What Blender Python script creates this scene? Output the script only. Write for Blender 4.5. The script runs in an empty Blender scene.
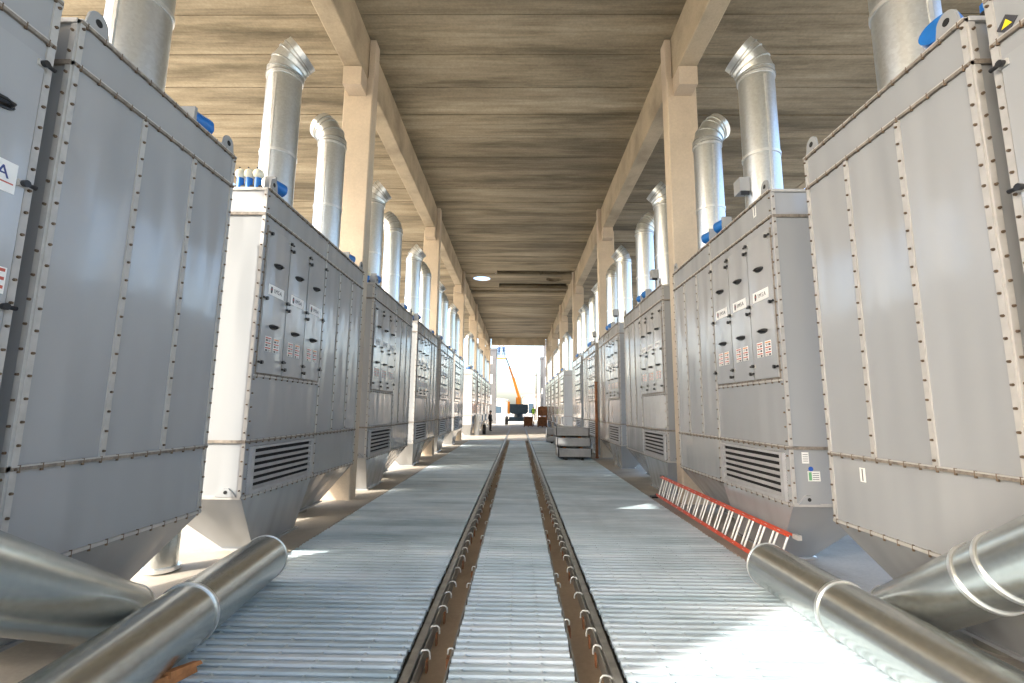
import bpy, bmesh, math, random
from mathutils import Vector, Matrix
random.seed(7)
SC = bpy.context.scene
COL = SC.collection
PI = math.pi

# ------------------------------------------------------------------ materials
def new_mat(name):
    m = bpy.data.materials.new(name); m.use_nodes = True
    nt = m.node_tree
    return m, nt, nt.nodes['Principled BSDF'], nt.nodes['Material Output']

def node(nt, kind, **kw):
    n = nt.nodes.new(kind)
    for k, v in kw.items():
        setattr(n, k, v)
    return n

def coords(nt, scale=(1, 1, 1), world=False, loc=(0, 0, 0)):
    if world:
        g = node(nt, 'ShaderNodeNewGeometry'); out = g.outputs['Position']
    else:
        g = node(nt, 'ShaderNodeTexCoord'); out = g.outputs['Object']
    mp = node(nt, 'ShaderNodeMapping')
    mp.inputs['Scale'].default_value = scale
    mp.inputs['Location'].default_value = loc
    nt.links.new(out, mp.inputs['Vector'])
    return mp.outputs['Vector']

def noise(nt, vec, scale=1.0, detail=4, rough=.55):
    n = node(nt, 'ShaderNodeTexNoise')
    n.inputs['Scale'].default_value = scale
    n.inputs['Detail'].default_value = detail
    n.inputs['Roughness'].default_value = rough
    nt.links.new(vec, n.inputs['Vector'])
    return n.outputs['Fac']

def ramp(nt, fac, stops):
    r = node(nt, 'ShaderNodeValToRGB')
    el = r.color_ramp.elements
    while len(el) < len(stops):
        el.new(.5)
    for e, (p, c) in zip(el, stops):
        e.position = p; e.color = (c[0], c[1], c[2], 1)
    nt.links.new(fac, r.inputs['Fac'])
    return r.outputs['Color']

def mix(nt, a, b, fac, mode='MIX'):
    n = node(nt, 'ShaderNodeMix', data_type='RGBA', blend_type=mode)
    for s, v in ((n.inputs['Factor'], fac), (n.inputs[6], a), (n.inputs[7], b)):
        if hasattr(v, 'is_linked'):
            nt.links.new(v, s)
        else:
            s.default_value = v if not isinstance(v, tuple) else (v[0], v[1], v[2], 1)
    return n.outputs[2]

def bump(nt, bs, h, strength=.3, dist=.05):
    b = node(nt, 'ShaderNodeBump')
    b.inputs['Strength'].default_value = strength
    b.inputs['Distance'].default_value = dist
    nt.links.new(h, b.inputs['Height'])
    nt.links.new(b.outputs['Normal'], bs.inputs['Normal'])

def plain(name, col, rough=.5, metal=0.0, var=.12, scale=6.0):
    m, nt, bs, _ = new_mat(name)
    f = noise(nt, coords(nt), scale, 3)
    lo = tuple(c * (1 - var) for c in col); hi = tuple(min(1, c * (1 + var)) for c in col)
    nt.links.new(ramp(nt, f, [(.3, lo), (.7, hi)]), bs.inputs['Base Color'])
    bs.inputs['Roughness'].default_value = rough
    bs.inputs['Metallic'].default_value = metal
    return m

def paint(name, col, rough=.3):
    m, nt, bs, _ = new_mat(name)
    f = noise(nt, coords(nt, (1, 1, .5), True), 1.3, 2)
    nt.links.new(ramp(nt, f, [(.2, tuple(x * .95 for x in col)), (.8, tuple(x * 1.05 for x in col))]), bs.inputs['Base Color'])
    bs.inputs['Roughness'].default_value = rough
    bs.inputs['Coat Weight'].default_value = .45; bs.inputs['Coat Roughness'].default_value = .08
    bump(nt, bs, noise(nt, coords(nt, (2.0, 2.0, .35), True), 1.3, 1), .75, .06)
    return m

def concrete_planks(name):
    m, nt, bs, _ = new_mat(name)
    v1 = coords(nt, (.16, 1.0, 1), True)
    a = noise(nt, v1, 1.0, 8, .66)
    c = ramp(nt, a, [(.30, (.11, .09, .058)), (.42, (.26, .22, .148)), (.53, (.43, .365, .255)), (.68, (.58, .505, .37))])
    b = noise(nt, coords(nt, (.05, .35, 1), True, (4, 2, 0)), 1.5, 3, .5)
    c = mix(nt, c, (.16, .135, .095), ramp(nt, b, [(.45, (0, 0, 0)), (.72, (.62, .62, .62))]))
    e = noise(nt, coords(nt, (.22, 5, 1), True, (1, 7, 0)), 1.2, 5, .7)
    c = mix(nt, c, ramp(nt, e, [(.36, (.42, .41, .38)), (.56, (1, 1, 1))]), .5, 'MULTIPLY')
    g = noise(nt, coords(nt, (1, 1, 1), True), 16, 6, .7)
    c = mix(nt, c, ramp(nt, g, [(.3, (.55, .55, .55)), (.7, (1, 1, 1))]), .55, 'MULTIPLY')
    nt.links.new(c, bs.inputs['Base Color'])
    bs.inputs['Roughness'].default_value = .85
    bump(nt, bs, g, .25, .01)
    return m

def concrete(name, col, dark=.7, rough=.8):
    m, nt, bs, _ = new_mat(name)
    a = noise(nt, coords(nt, (1, 1, 1), True), .9, 7, .6)
    c = ramp(nt, a, [(.3, tuple(x * dark for x in col)), (.55, col), (.75, tuple(x * 1.12 for x in col))])
    g = noise(nt, coords(nt, (1, 1, 1), True), 25, 5, .7)
    c = mix(nt, c, ramp(nt, g, [(.3, (.75, .75, .75)), (.7, (1, 1, 1))]), .6, 'MULTIPLY')
    nt.links.new(c, bs.inputs['Base Color'])
    bs.inputs['Roughness'].default_value = rough
    bump(nt, bs, g, .2, .01)
    return m

def galvanised(name, col, rough):
    m, nt, bs, _ = new_mat(name)
    vo = node(nt, 'ShaderNodeTexVoronoi'); vo.inputs['Scale'].default_value = 38
    nt.links.new(coords(nt, (1, 1, 1)), vo.inputs['Vector'])
    f = node(nt, 'ShaderNodeRGBToBW'); nt.links.new(vo.outputs['Color'], f.inputs[0])
    c = ramp(nt, f.outputs[0], [(.2, tuple(x * .94 for x in col)), (.8, tuple(min(1, x * 1.04) for x in col))])
    d = noise(nt, coords(nt, (1, 1, .4)), 2, 4, .55)
    c = mix(nt, c, tuple(x * .85 for x in col), ramp(nt, d, [(.4, (0, 0, 0)), (.85, (.5, .5, .5))]))
    nt.links.new(c, bs.inputs['Base Color'])
    r = ramp(nt, f.outputs[0], [(.2, (rough * .95,) * 3), (.8, (rough * 1.07,) * 3)])
    nt.links.new(r, bs.inputs['Roughness'])
    bs.inputs['Metallic'].default_value = .9
    bump(nt, bs, noise(nt, coords(nt, (1, 1, .7)), 3, 1), .06, .03)
    return m

def grating_mat(name):
    m, nt, bs, _ = new_mat(name)
    a = noise(nt, coords(nt, (.35, 2.2, 1), True), 1.1, 6, .65)
    c = ramp(nt, a, [(.30, (.32, .42, .47)), (.48, (.53, .63, .69)), (.66, (.72, .79, .84))])
    b = noise(nt, coords(nt, (.8, .5, 1), True, (3, 1, 0)), .8, 5, .6)
    c = mix(nt, c, (.32, .37, .39), ramp(nt, b, [(.48, (0, 0, 0)), (.72, (.55, .55, .55))]))
    nt.links.new(c, bs.inputs['Base Color'])
    bs.inputs['Roughness'].default_value = .5
    return m

M = {}
M['paint'] = paint('grey_machine_paint', (.355, .370, .386), .17)
M['paint_door'] = paint('grey_door_paint', (.375, .39, .406), .15)
M['flange'] = plain('pale_flange_metal', (.45, .44, .425), .45, .0, .1, 9)
M['bolt'] = plain('rusty_bolt', (.15, .105, .07), .6, .4, .3, 30)
M['gasket'] = plain('brown_gasket', (.22, .19, .16), .7, 0, .4, 20)
M['black'] = plain('black_plastic', (.015, .015, .017), .35)
M['void'] = plain('cavity_shade_black', (.012, .012, .013), .9)  # near-black painted in for the shade inside holes and vents
M['galv'] = galvanised('galvanised_sheet', (.70, .735, .75), .30)
M['galv_low'] = galvanised('galvanised_duct_lying', (.60, .62, .60), .25)
M['galv_edge'] = plain('galvanised_rim', (.83, .85, .85), .3, .8, .08, 20)
M['seam'] = plain('dull_galvanised_seam', (.40, .41, .40), .4, .7, .1, 12)
M['blue'] = plain('blue_enamel', (.012, .15, .50), .35, 0, .12)
M['cream'] = plain('cream_cap', (.72, .70, .58), .4)
M['white'] = plain('white_sticker', (.86, .86, .84), .5, 0, .03)
M['red'] = plain('red_print', (.52, .10, .07), .5)
M['orange_print'] = plain('orange_print', (.80, .30, .05), .5)
M['ink'] = plain('dark_ink', (.05, .05, .06), .5)
M['ink_blue'] = plain('navy_ink', (.03, .05, .22), .5)
M['blue_dot'] = plain('blue_dot', (.02, .10, .45), .5)
M['green_print'] = plain('green_print', (.15, .40, .20), .5)
M['yellow'] = plain('yellow_sticker', (.85, .72, .02), .5)
M['ceil'] = concrete_planks('stained_plank_concrete')
M['beam'] = concrete('beam_concrete', (.50, .42, .30), .62)
M['column'] = concrete('column_concrete', (.60, .51, .40), .85)
M['floor'] = concrete('floor_concrete', (.46, .42, .36), .72)
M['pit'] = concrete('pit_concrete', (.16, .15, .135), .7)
M['ground'] = concrete('pale_yard', (.62, .54, .42), .85)
M['grate'] = grating_mat('pale_grating')
M['trench'] = concrete('trench_dirt', (.45, .345, .24), .75)
M['rail'] = plain('dark_rail_steel', (.30, .295, .27), .4, .6, .25, 8)
M['clip'] = plain('bright_clip_steel', (.62, .62, .58), .4, .5, .2, 30)
M['rust'] = plain('rust', (.27, .11, .045), .8, .1, .35, 14)
M['ladder_red'] = plain('red_fibreglass', (.66, .085, .035), .45, 0, .15)
M['alu'] = plain('aluminium', (.80, .80, .77), .38, .45, .08, 20)
M['tray'] = plain('grey_tray_paint', (.42, .425, .44), .45, 0, .08)
M['crate'] = plain('brown_board', (.24, .10, .045), .8, 0, .3, 5)
M['crate_side'] = plain('pale_board_side', (.55, .48, .40), .8, 0, .2, 5)
M['timber'] = plain('orange_timber', (.45, .19, .07), .7, 0, .3, 12)
M['lift_orange'] = plain('lift_orange', (.85, .30, .03), .4, 0, .08)
M['lift_dark'] = plain('lift_dark_blue', (.03, .06, .09), .4, 0, .2)
M['tyre'] = plain('tyre_rubber', (.02, .02, .02), .8)
M['skin'] = plain('skin', (.55, .34, .24), .6)
M['cloth_blue'] = plain('blue_overall', (.04, .09, .22), .8)
M['cloth_dark'] = plain('dark_clothes', (.03, .03, .035), .8)
M['vest'] = plain('yellow_green_vest', (.45, .85, .06), .6)
M['helmet'] = plain('pale_helmet', (.75, .75, .72), .4)
M['bldg'] = concrete('pale_building', (.74, .70, .64), .92)
M['bldg_roof'] = plain('building_roof', (.42, .38, .34), .7)
M['pillar'] = concrete('tower_concrete', (.13, .135, .145), .85)
M['pole'] = plain('weathered_pole', (.10, .085, .07), .8)
M['wall_white'] = concrete('white_wall', (.80, .78, .74), .95)

# ------------------------------------------------------------------ mesh builder
class MB:
    def __init__(s, sx=1):
        s.v = []; s.f = []; s.m = []; s.sm = []; s.sx = sx
    def add(s, pts, faces, mat=0, smooth=False):
        o = len(s.v)
        s.v += [(p[0] * s.sx, p[1], p[2]) for p in pts]
        for f in faces:
            s.f.append(tuple(i + o for i in f)); s.m.append(mat); s.sm.append(smooth)
    def hexa(s, p, mat=0):
        s.add(p, [(0, 3, 2, 1), (4, 5, 6, 7), (0, 1, 5, 4), (1, 2, 6, 5), (2, 3, 7, 6), (3, 0, 4, 7)], mat)
    def box(s, x0, x1, y0, y1, z0, z1, mat=0):
        s.hexa([(x0, y0, z0), (x1, y0, z0), (x1, y1, z0), (x0, y1, z0), (x0, y0, z1), (x1, y0, z1), (x1, y1, z1), (x0, y1, z1)], mat)
    def bar(s, a, b, w, h, mat=0, up=(0, 0, 1)):
        a = Vector(a); b = Vector(b); d = (b - a).normalized()
        sd = d.cross(Vector(up))
        sd = sd.normalized() if sd.length > 1e-5 else Vector((1, 0, 0))
        u = sd.cross(d)
        q = [(-w / 2, -h / 2), (w / 2, -h / 2), (w / 2, h / 2), (-w / 2, h / 2)]
        s.hexa([tuple(a + sd * i + u * j) for i, j in q] + [tuple(b + sd * i + u * j) for i, j in q], mat)
    def rings(s, rings, mat=0, smooth=True, cap0=False, cap1=False):
        n = len(rings[0]); pts = [p for r in rings for p in r]; fs = []
        for k in range(len(rings) - 1):
            for i in range(n):
                j = (i + 1) % n
                fs.append((k * n + i, k * n + j, (k + 1) * n + j, (k + 1) * n + i))
        s.add(pts, fs, mat, smooth)
        for c, k in ((cap0, 0), (cap1, len(rings) - 1)):
            if c:
                s.add(rings[k], [tuple(range(n))], mat)
    @staticmethod
    def ring(c, d, r, n, ref=None):
        d = Vector(d).normalized()
        ref = Vector(ref) if ref else (Vector((0, 0, 1)) if abs(d.z) < .9 else Vector((0, 1, 0)))
        a = d.cross(ref).normalized(); b = d.cross(a)
        return [tuple(Vector(c) + a * (r * math.cos(2 * PI * i / n)) + b * (r * math.sin(2 * PI * i / n))) for i in range(n)]
    def cyl(s, p0, p1, r0, r1=None, n=16, mat=0, caps=True, smooth=True):
        r1 = r0 if r1 is None else r1
        d = Vector(p1) - Vector(p0)
        s.rings([s.ring(p0, d, r0, n), s.ring(p1, d, r1, n)], mat, smooth, caps, caps)
    def hollow(s, p0, p1, r, t, n=40, mat=0, rim=None, steps=1):
        d = Vector(p1) - Vector(p0); p0 = Vector(p0); p1 = Vector(p1)
        rim = mat if rim is None else rim
        s.rings([s.ring(p0 + d * (k / steps), d, r, n) for k in range(steps + 1)], mat)
        s.rings([s.ring(p0, d, r - t, n), s.ring(p1, d, r - t, n)], mat)
        for p in (p0, p1):
            s.rings([s.ring(p, d, r, n), s.ring(p, d, r - t, n)], rim, False)
    def tube(s, pts, r, n=8, mat=0):
        pts = [Vector(p) for p in pts]; R = []
        for i, p in enumerate(pts):
            d = (pts[min(i + 1, len(pts) - 1)] - pts[max(i - 1, 0)])
            R.append(s.ring(p, d, r, n, (0.13, .97, .2)))
        s.rings(R, mat, True, True, True)
    def ball(s, c, r, n=12, mat=0):
        c = Vector(c); R = []
        for k in range(1, n // 2):
            t = PI * k / (n // 2)
            R.append([(c.x + r * math.sin(t) * math.cos(2 * PI * i / n), c.y + r * math.sin(t) * math.sin(2 * PI * i / n), c.z + r * math.cos(t)) for i in range(n)])
        s.rings(R, mat, True, True, True)
    def prism(s, poly, axis, a, b, mat=0):
        def P(p, t):
            return (t, p[0], p[1]) if axis == 0 else ((p[0], t, p[1]) if axis == 1 else (p[0], p[1], t))
        n = len(poly)
        s.add([P(p, a) for p in poly] + [P(p, b) for p in poly],
              [tuple(range(n)), tuple(range(2 * n - 1, n - 1, -1))] + [(i, (i + 1) % n, n + (i + 1) % n, n + i) for i in range(n)], mat)
    def bolts(s, p0, p1, step, out, mat=1, r=.011, h=.016, n=6):
        p0 = Vector(p0); p1 = Vector(p1); L = (p1 - p0).length; k = max(1, int(round(L / step)))
        o = Vector(out)
        for i in range(k + 1):
            q = p0 + (p1 - p0) * ((i + .02) / (k + .04))
            s.cyl(q, q + o * h, r, r * .85, n, mat, True, False)
    def build(s, name, mats, parent=None, loc=None):
        me = bpy.data.meshes.new(name)
        me.from_pydata(s.v, [], s.f)
        for m in (mats if isinstance(mats, (list, tuple)) else [mats]):
            me.materials.append(m)
        me.polygons.foreach_set('material_index', s.m)
        me.polygons.foreach_set('use_smooth', s.sm)
        b = bmesh.new(); b.from_mesh(me)
        bmesh.ops.recalc_face_normals(b, faces=b.faces)
        b.to_mesh(me); b.free(); me.update()
        o = bpy.data.objects.new(name, me); COL.objects.link(o)
        if parent: o.parent = parent
        if loc: o.location = loc
        return o

def tag(o, label, cat, group=None):
    o['label'] = label; o['category'] = cat
    if group: o['group'] = group
    return o
def empty(name, loc):
    o = bpy.data.objects.new(name, None); COL.objects.link(o); o.location = loc; o.empty_display_size = .2
    return o
def struct(o):
    o['kind'] = 'structure'; return o
def copy_tree(o, parent=None):
    c = o.copy(); COL.objects.link(c)
    if parent: c.parent = parent
    for ch in list(o.children):
        copy_tree(ch, c)
    return c

# lettering as a mesh: plane given by origin, right, up and normal
_fonts = {}
def letters(text, size):
    if (text, size) not in _fonts:
        cu = bpy.data.curves.new('lettering', 'FONT'); cu.body = text; cu.size = size; cu.extrude = .0015; cu.space_character = 1.25
        ob = bpy.data.objects.new('lettering', cu); COL.objects.link(ob)
        dg = bpy.context.evaluated_depsgraph_get(); dg.update()
        me = bpy.data.meshes.new_from_object(ob.evaluated_get(dg))
        _fonts[(text, size)] = ([tuple(v.co) for v in me.vertices], [tuple(p.vertices) for p in me.polygons])
        bpy.data.objects.remove(ob); bpy.data.meshes.remove(me); bpy.data.curves.remove(cu)
    return _fonts[(text, size)]
def text_mesh(name, text, size, origin, right, up, normal, mat, parent):
    v, f = letters(text, size)
    o = Vector(origin); r = Vector(right); u = Vector(up); n = Vector(normal)
    mb = MB(); mb.add([tuple(o + r * p[0] + u * p[1] + n * p[2]) for p in v], f)
    return mb.build(name, mat, parent)

# ------------------------------------------------------------------ shell of the hall
XF = 3.28                     # machine fronts either side of the aisle
Y0, Y1 = -12.0, 57.2           # ends of the roof
ZC = 10.45                    # underside of roof planks
XE = 10.9                     # open sides
COLS = [9.90 + 9.35 * k for k in range(6)]

def hole_patch(mb, cx, cy, hx, hy, r, z0, z1, n=40):
    out = []; inn = []
    for i in range(n):
        a = 2 * PI * (i + .5) / n; c, s = math.cos(a), math.sin(a)
        k = min(hx / max(1e-6, abs(c)), hy / max(1e-6, abs(s)))
        out.append((cx + c * k, cy + s * k)); inn.append((cx + c * r, cy + s * r))
    for z in (z0, z1):
        mb.rings([[(x, y, z) for x, y in out], [(x, y, z) for x, y in inn]], 0, False)
    mb.rings([[(x, y, z0) for x, y in inn], [(x, y, z1) for x, y in inn]], 0, False)
    mb.rings([[(x, y, z0) for x, y in out], [(x, y, z1) for x, y in out]], 0, False)

mb = MB()
y = Y0; k = 0; W = 1.18
HY0, HY1 = 29.25, 31.45
rng = random.Random(3)
while y < Y1 - .1:
    y2 = min(y + W, Y1)
    dz = rng.choice((0, 0, .012, .02, .03))
    for xa, xb in ((-XE, -3.95), (-3.53, 3.53), (3.95, XE)):
        if xa == -3.53 and y2 > 28.3 and y < 32.9:
            continue
        mb.box(xa, xb, y + .012, y2 - .012, ZC + dz, ZC + .22)
    y = y2
# the bay with the two round openings
for sx, cx in ((-1, -2.45), (1, 2.40)):
    hole_patch(mb, cx, 30.35, 1.0, 1.1, .57, ZC, ZC + (.05 if sx < 0 else .2))
    mb.box(min(sx * 3.40, sx * 3.53), max(sx * 3.40, sx * 3.53), HY0, HY1, ZC, ZC + .2)
mb.box(-1.45, 1.40, HY0, HY1, ZC, ZC + .2)
mb.box(-3.53, 3.53, 27.0, 28.42, ZC, ZC + .2)
mb.box(-3.53, 3.53, 32.75, 33.3, ZC, ZC + .2)
ceil = struct(mb.build('ceiling', M['ceil']))
# deck above the planks: closes joints and the two recesses; one round opening to the sky
mb = MB()
mb.box(-XE, XE, Y0, 27.6, ZC + .225, ZC + .40); mb.box(-XE, XE, 33.2, Y1, ZC + .225, ZC + .40)
mb.box(-XE, -3.45, 27.6, 33.2, ZC + .225, ZC + .40); mb.box(-1.45, XE, 27.6, 33.2, ZC + .45, ZC + .6)
mb.box(3.45, XE, 27.6, 33.2, ZC + .225, ZC + .40)
mb.box(-3.45, -1.45, 27.6, 29.25, ZC + .45, ZC + .6)
mb.box(-3.53, -1.40, 28.3, 29.33, ZC + .052, ZC + .12); mb.box(-3.53, -1.40, 31.37, 32.9, ZC + .052, ZC + .12); mb.box(-1.47, -1.37, 28.3, 33.2, ZC + .02, ZC + .6)  # covers and upright added to keep sky light out of the recesses
for ya in (27.5, 33.15):
    mb.box(-3.45, 3.45, ya, ya + .12, ZC + .2, ZC + .6)
for xa in (-3.6, 3.42):
    mb.box(xa, xa + .18, 27.5, 33.2, ZC + .2, ZC + .6)
struct(mb.build('ceiling', M['ceil']))
# parapet-free roof edges
for sx, nm in ((-1, 'left'), (1, 'right')):
    mb = MB(); mb.box(sx * XE - .15, sx * XE + .15, Y0, Y1, ZC - .0, ZC + .42)
    struct(mb.build('trim_%d' % (1 if sx < 0 else 2), M['beam']))
# unseen side wall, added to block sun under the nearest cabinets
mb = MB(); mb.box(-XE - .12, -XE + .12, -4.35, -.75, -.05, ZC)
for yy in (-4.35, -2.65, -.95): mb.box(-XE + .12, -XE + .3, yy, yy + .2, -.05, ZC)
struct(mb.build('sun_block_wall', M['column']))
# longitudinal beams
for sx in (-1, 1):
    mb = MB(sx)
    ys = [Y0] + [c + .175 for c in COLS]
    ys[-1] = Y1
    for a, b in zip(ys[:-1], ys[1:]):
        c = .02
        mb.prism([(3.53, 9.45 + c), (3.53 + c, 9.45), (3.95 - c, 9.45), (3.95, 9.45 + c), (3.95, ZC + .2), (3.53, ZC + .2)], 1, a + .01, b - .01)
    struct(mb.build('ceiling_beam', M['beam']))
    # columns
    for c in COLS:
        mb = MB(sx); k = .025
        x0, x1, a, b = 3.38, 4.06, c, c + .35
        sec = [(x0 + k, a), (x1 - k, a), (x1, a + k), (x1, b - k), (x1 - k, b), (x0 + k, b), (x0, b - k), (x0, a + k)]
        mb.prism(sec, 2, 0, 9.44)
        mb.box(x0, 3.515, a + .02, b - .02, 9.44, ZC)
        for q0, q1 in ((a - .40, a), (b, b + .40)):
            mb.box(3.53, 3.94, q0, q1, 9.0, 9.44)
        struct(mb.build('column', M['column']))
mb = MB(); mb.box(-3.27, 3.27, 56.5, 57.1, 9.62, ZC + .2)
struct(mb.build('ceiling_beam', M['beam']))

# floor: concrete both sides, pit under the gratings, two rail trenches
GE = 2.93; GY = 29.3
mb = MB()
for sx in (-1, 1):
    a, b = sorted((sx * GE, sx * 13.0))
    mb.box(a, b, Y0, Y1 + .3, -.45, 0)
for a, b in ((-2.93, -.80), (-.66, .66), (.80, 2.93)):
    mb.box(a, b, GY, Y1 + .3, -.45, 0)
struct(mb.build('floor', M['floor']))
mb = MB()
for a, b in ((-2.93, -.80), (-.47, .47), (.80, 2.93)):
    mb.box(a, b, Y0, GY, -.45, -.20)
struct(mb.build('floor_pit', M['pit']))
mb = MB()
for sx in (-1, 1):
    m2 = mb
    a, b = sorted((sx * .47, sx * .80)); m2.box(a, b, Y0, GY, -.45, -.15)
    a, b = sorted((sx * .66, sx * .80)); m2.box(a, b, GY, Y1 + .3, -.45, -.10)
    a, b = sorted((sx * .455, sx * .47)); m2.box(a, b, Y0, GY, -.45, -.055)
struct(mb.build('floor_trench', M['trench']))
mb = MB()
for (xa, xb, ya, yb) in ((-160, -13, -60, 260), (13, 160, -60, 260), (-13, 13, -60, Y0), (-13, 13, Y1 + .3, 260)):
    mb.box(xa, xb, ya, yb, -.5, -.03)
struct(mb.build('ground', M['ground']))

# gratings: round-topped cross bars on long rods
def grating(xa, xb, rods):
    mb = MB(); p = .105; w = .034; y = Y0 + .1
    while y < GY - .05:
        j = random.uniform(-.003, .003); z = random.uniform(-.003, 0)
        sec = [(y + j - w, z - .045), (y + j + w, z - .045), (y + j + w, z - .012), (y + j + w * .6, z), (y + j - w * .6, z), (y + j - w, z - .012)]
        mb.prism(sec, 0, xa + random.uniform(0, .012), xb - random.uniform(0, .012))
        y += p
    for x in rods:
        mb.cyl((x, Y0 + .05, -.022), (x, GY - .05, -.022), .0135, None, 6, 0)
    return struct(mb.build('floor_grating', M['grate']))
grating(-2.925, -.805, [-2.78, -2.45, -2.12, -1.79, -1.46, -1.13, -.86])
grating(-.455, .455, [-.36, .22, -.02])
grating(.805, 2.925, [2.78, 2.45, 2.12, 1.79, 1.46, 1.13, .86])
# rails with their clips
for sx, where in ((-1, 'opposite the ladder'), (1, 'toward the ladder')):
    root = empty('rail', (sx * .75, 0, 0))
    mb = MB(sx)
    sec = [(-.035, .0), (.023, .0), (.026, -.012), (.026, -.038), (.008, -.052), (.008, -.12), (.062, -.14), (.062, -.16), (-.062, -.16), (-.062, -.14), (-.008, -.12), (-.008, -.052), (-.038, -.038), (-.038, -.012)]
    mb.prism(sec, 1, Y0, Y1)
    mb.build('rail_head', M['rail'], root)
    mb = MB(sx)
    mb.box(-.062, -.050, Y0, GY, -.13, -.02) 
    mb.build('side_plate', M['rail'], root)
    rr = random.Random(11 + sx); y = 2.35; n = 0
    while y < GY and n < 66:
        mb = MB(sx); x = -.062; d = rr.uniform(.045, .062); zt = rr.uniform(-.012, .002)
        mb.tube([(x + .03, y, -.03), (x + .01, y, zt), (x - d * .6, y, zt + .006), (x - d * .92, y, zt - .012), (x - d, y, -.045), (x - d, y, -.062)], .0075, 6, 0)
        if rr.random() < .35:
            mb.box(x - d * .7, x - d * .45, y - .03, y + .02, -.15, -.06, 1)
        mb.build('rail_clip', [M['clip'], M['rust']], root); n += 1
        y += rr.choice((.36, .42, .30, .46))
    tag(root, 'long steel rail in the floor with hooked clips, %s' % where, 'rail', None)
for sx in (-1, 1):   # hooks along the middle grating
    rr = random.Random(5 + sx); y = 2.6
    root = empty('grating_hook_strip', (sx * .47, 0, 0))
    mb = MB(sx); mb.box(-.010, .004, Y0, GY, -.06, -.012); mb.build('edge_strip', M['rail'], root)
    n = 0
    while y < 22:
        mb = MB(sx)
        mb.tube([(-.01, y, -.03), (.002, y, -.004), (.024, y, -.004), (.034, y, -.02), (.035, y, -.05)], .007, 6, 0)
        if rr.random() < .5:
            mb.box(.02, .045, y - .03, y + .03, -.17, -.07, 1)
        mb.build('hook', [M['clip'], M['rust']], root); y += rr.choice((.55, .9, 1.4, .3)); n += 1
    tag(root, 'thin hooked steel edge of the middle grating, on its side %s' % ('opposite the ladder' if sx < 0 else 'toward the ladder'), 'edging')

# ------------------------------------------------------------------ machines
ZT, ZU, ZL, ZB = 4.72, 4.356, 1.435, .757
D = 1.12; S = 1.92
def vstrip(root, s, v, w, z0, z1, detail, name='seam_strip', onend=False):
    mb = MB(s)
    mb.box(-.014, .01, v - w / 2, v + w / 2, z0, z1, 0)
    if detail:
        mb.bolts((-.014, v, z0 + .06), (-.014, v, z1 - .06), .155, (-1, 0, 0))
    return mb.build(name, [M['flange'], M['bolt']], root)
def hstrip(root, s, z, v0, v1, detail, name='seam_flange', h=.035):
    mb = MB(s)
    mb.box(-.024, .01, v0, v1, z - h / 2 + .006, z + h / 2 - .006, 0)
    mb.box(-.024, .01, v0, v1, z + h / 2 - .006, z + h / 2 + .004, 2)
    if detail:
        k = int((v1 - v0) / .16)
        for i in range(k + 1):
            v = v0 + .05 + i * (v1 - v0 - .1) / k
            mb.cyl((-.016, v, z - .026), (-.016, v, z + .024), .0105, None, 6, 1, True, False)
    return mb.build(name, [M['gasket'] if h > .03 else M['flange'], M['bolt'], M['flange']], root)
def end_face(root, s, v, dirv, detail, zs=(ZU, ZL)):
    """flanges on an end face that looks along dirv"""
    mb = MB(s); e = .014 * dirv
    for u in (.022, D - .022):
        a, b = sorted((v, v + e)); mb.box(u - .022, u + .022, a, b, ZB, ZT, 0)
        if detail: mb.bolts((u, v + e, ZB + .1), (u, v + e, ZT - .1), .17, (0, dirv, 0))
    for z in (ZU, ZL, ZB + .02, ZT - .02):
        a, b = sorted((v, v + e * 1.6)); mb.box(0, D, a, b, z - .018, z + .018, 2 if z in (ZU, ZL) else 0)
    return mb.build('end_flange', [M['flange'], M['bolt'], M['gasket']], root)
def lug(root, s, v, u=.0):
    mb = MB(s); n = 10; r = .085
    out = [(v - .11, ZT - .02), (v + .11, ZT - .02)] + [(v + r * math.cos(a), ZT + .10 + r * math.sin(a)) for a in [PI * i / n for i in range(n + 1)]]
    mb.prism(out, 0, u, u + .02)
    mb.cyl((u - .003, v, ZT + .10), (u + .023, v, ZT + .10), .03, None, 12, 1)
    return mb.build('lifting_lug', [M['paint'], M['void']], root)
def hopper(root, s, top, foot, zf, z1=ZB):
    (u0, u1, v0, v1), (a0, a1, b0, b1) = top, foot
    mb = MB(s)
    t = [(u0, v0, z1), (u1, v0, z1), (u1, v1, z1), (u0, v1, z1)]
    b = [(a0, b0, zf), (a1, b0, zf), (a1, b1, zf), (a0, b1, zf)]
    mb.hexa(b + t)
    mb.box(a0 - .04, a1 + .04, b0 - .04, b1 + .04, zf - .02 if zf > .03 else 0, zf + .005)
    return mb.build('hopper', M['paint'], root)
def latch(parent, s, v, z, dirv, nm='latch'):
    mb = MB(s); 
    mb.cyl((-.03, v, z), (-.075, v, z), .021, .024, 10, 0)
    mb.cyl((-.055, v, z), (-.055, v + dirv * .07, z), .012, .016, 8, 0)
    mb.box(-.045, -.028, v - .028, v + .028, z - .022, z + .022, 1)
    return mb.build(nm, [M['black'], M['flange']], parent)
def handle(parent, s, v, z, big=False):
    mb = MB(s); w, h = (.10, .035)
    pl = [(v + w * math.cos(2 * PI * i / 16), z + h * math.sin(2 * PI * i / 16)) for i in range(16)]
    mb.prism(pl, 0, -.034, -.046)
    mb.tube([(-.04, v - w * .72, z), (-.085, v - w * .55, z + .004), (-.092, v, z + .006), (-.085, v + w * .55, z + .004), (-.04, v + w * .72, z)], .013, 8)
    return mb.build('handle', M['black'], parent)

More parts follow.
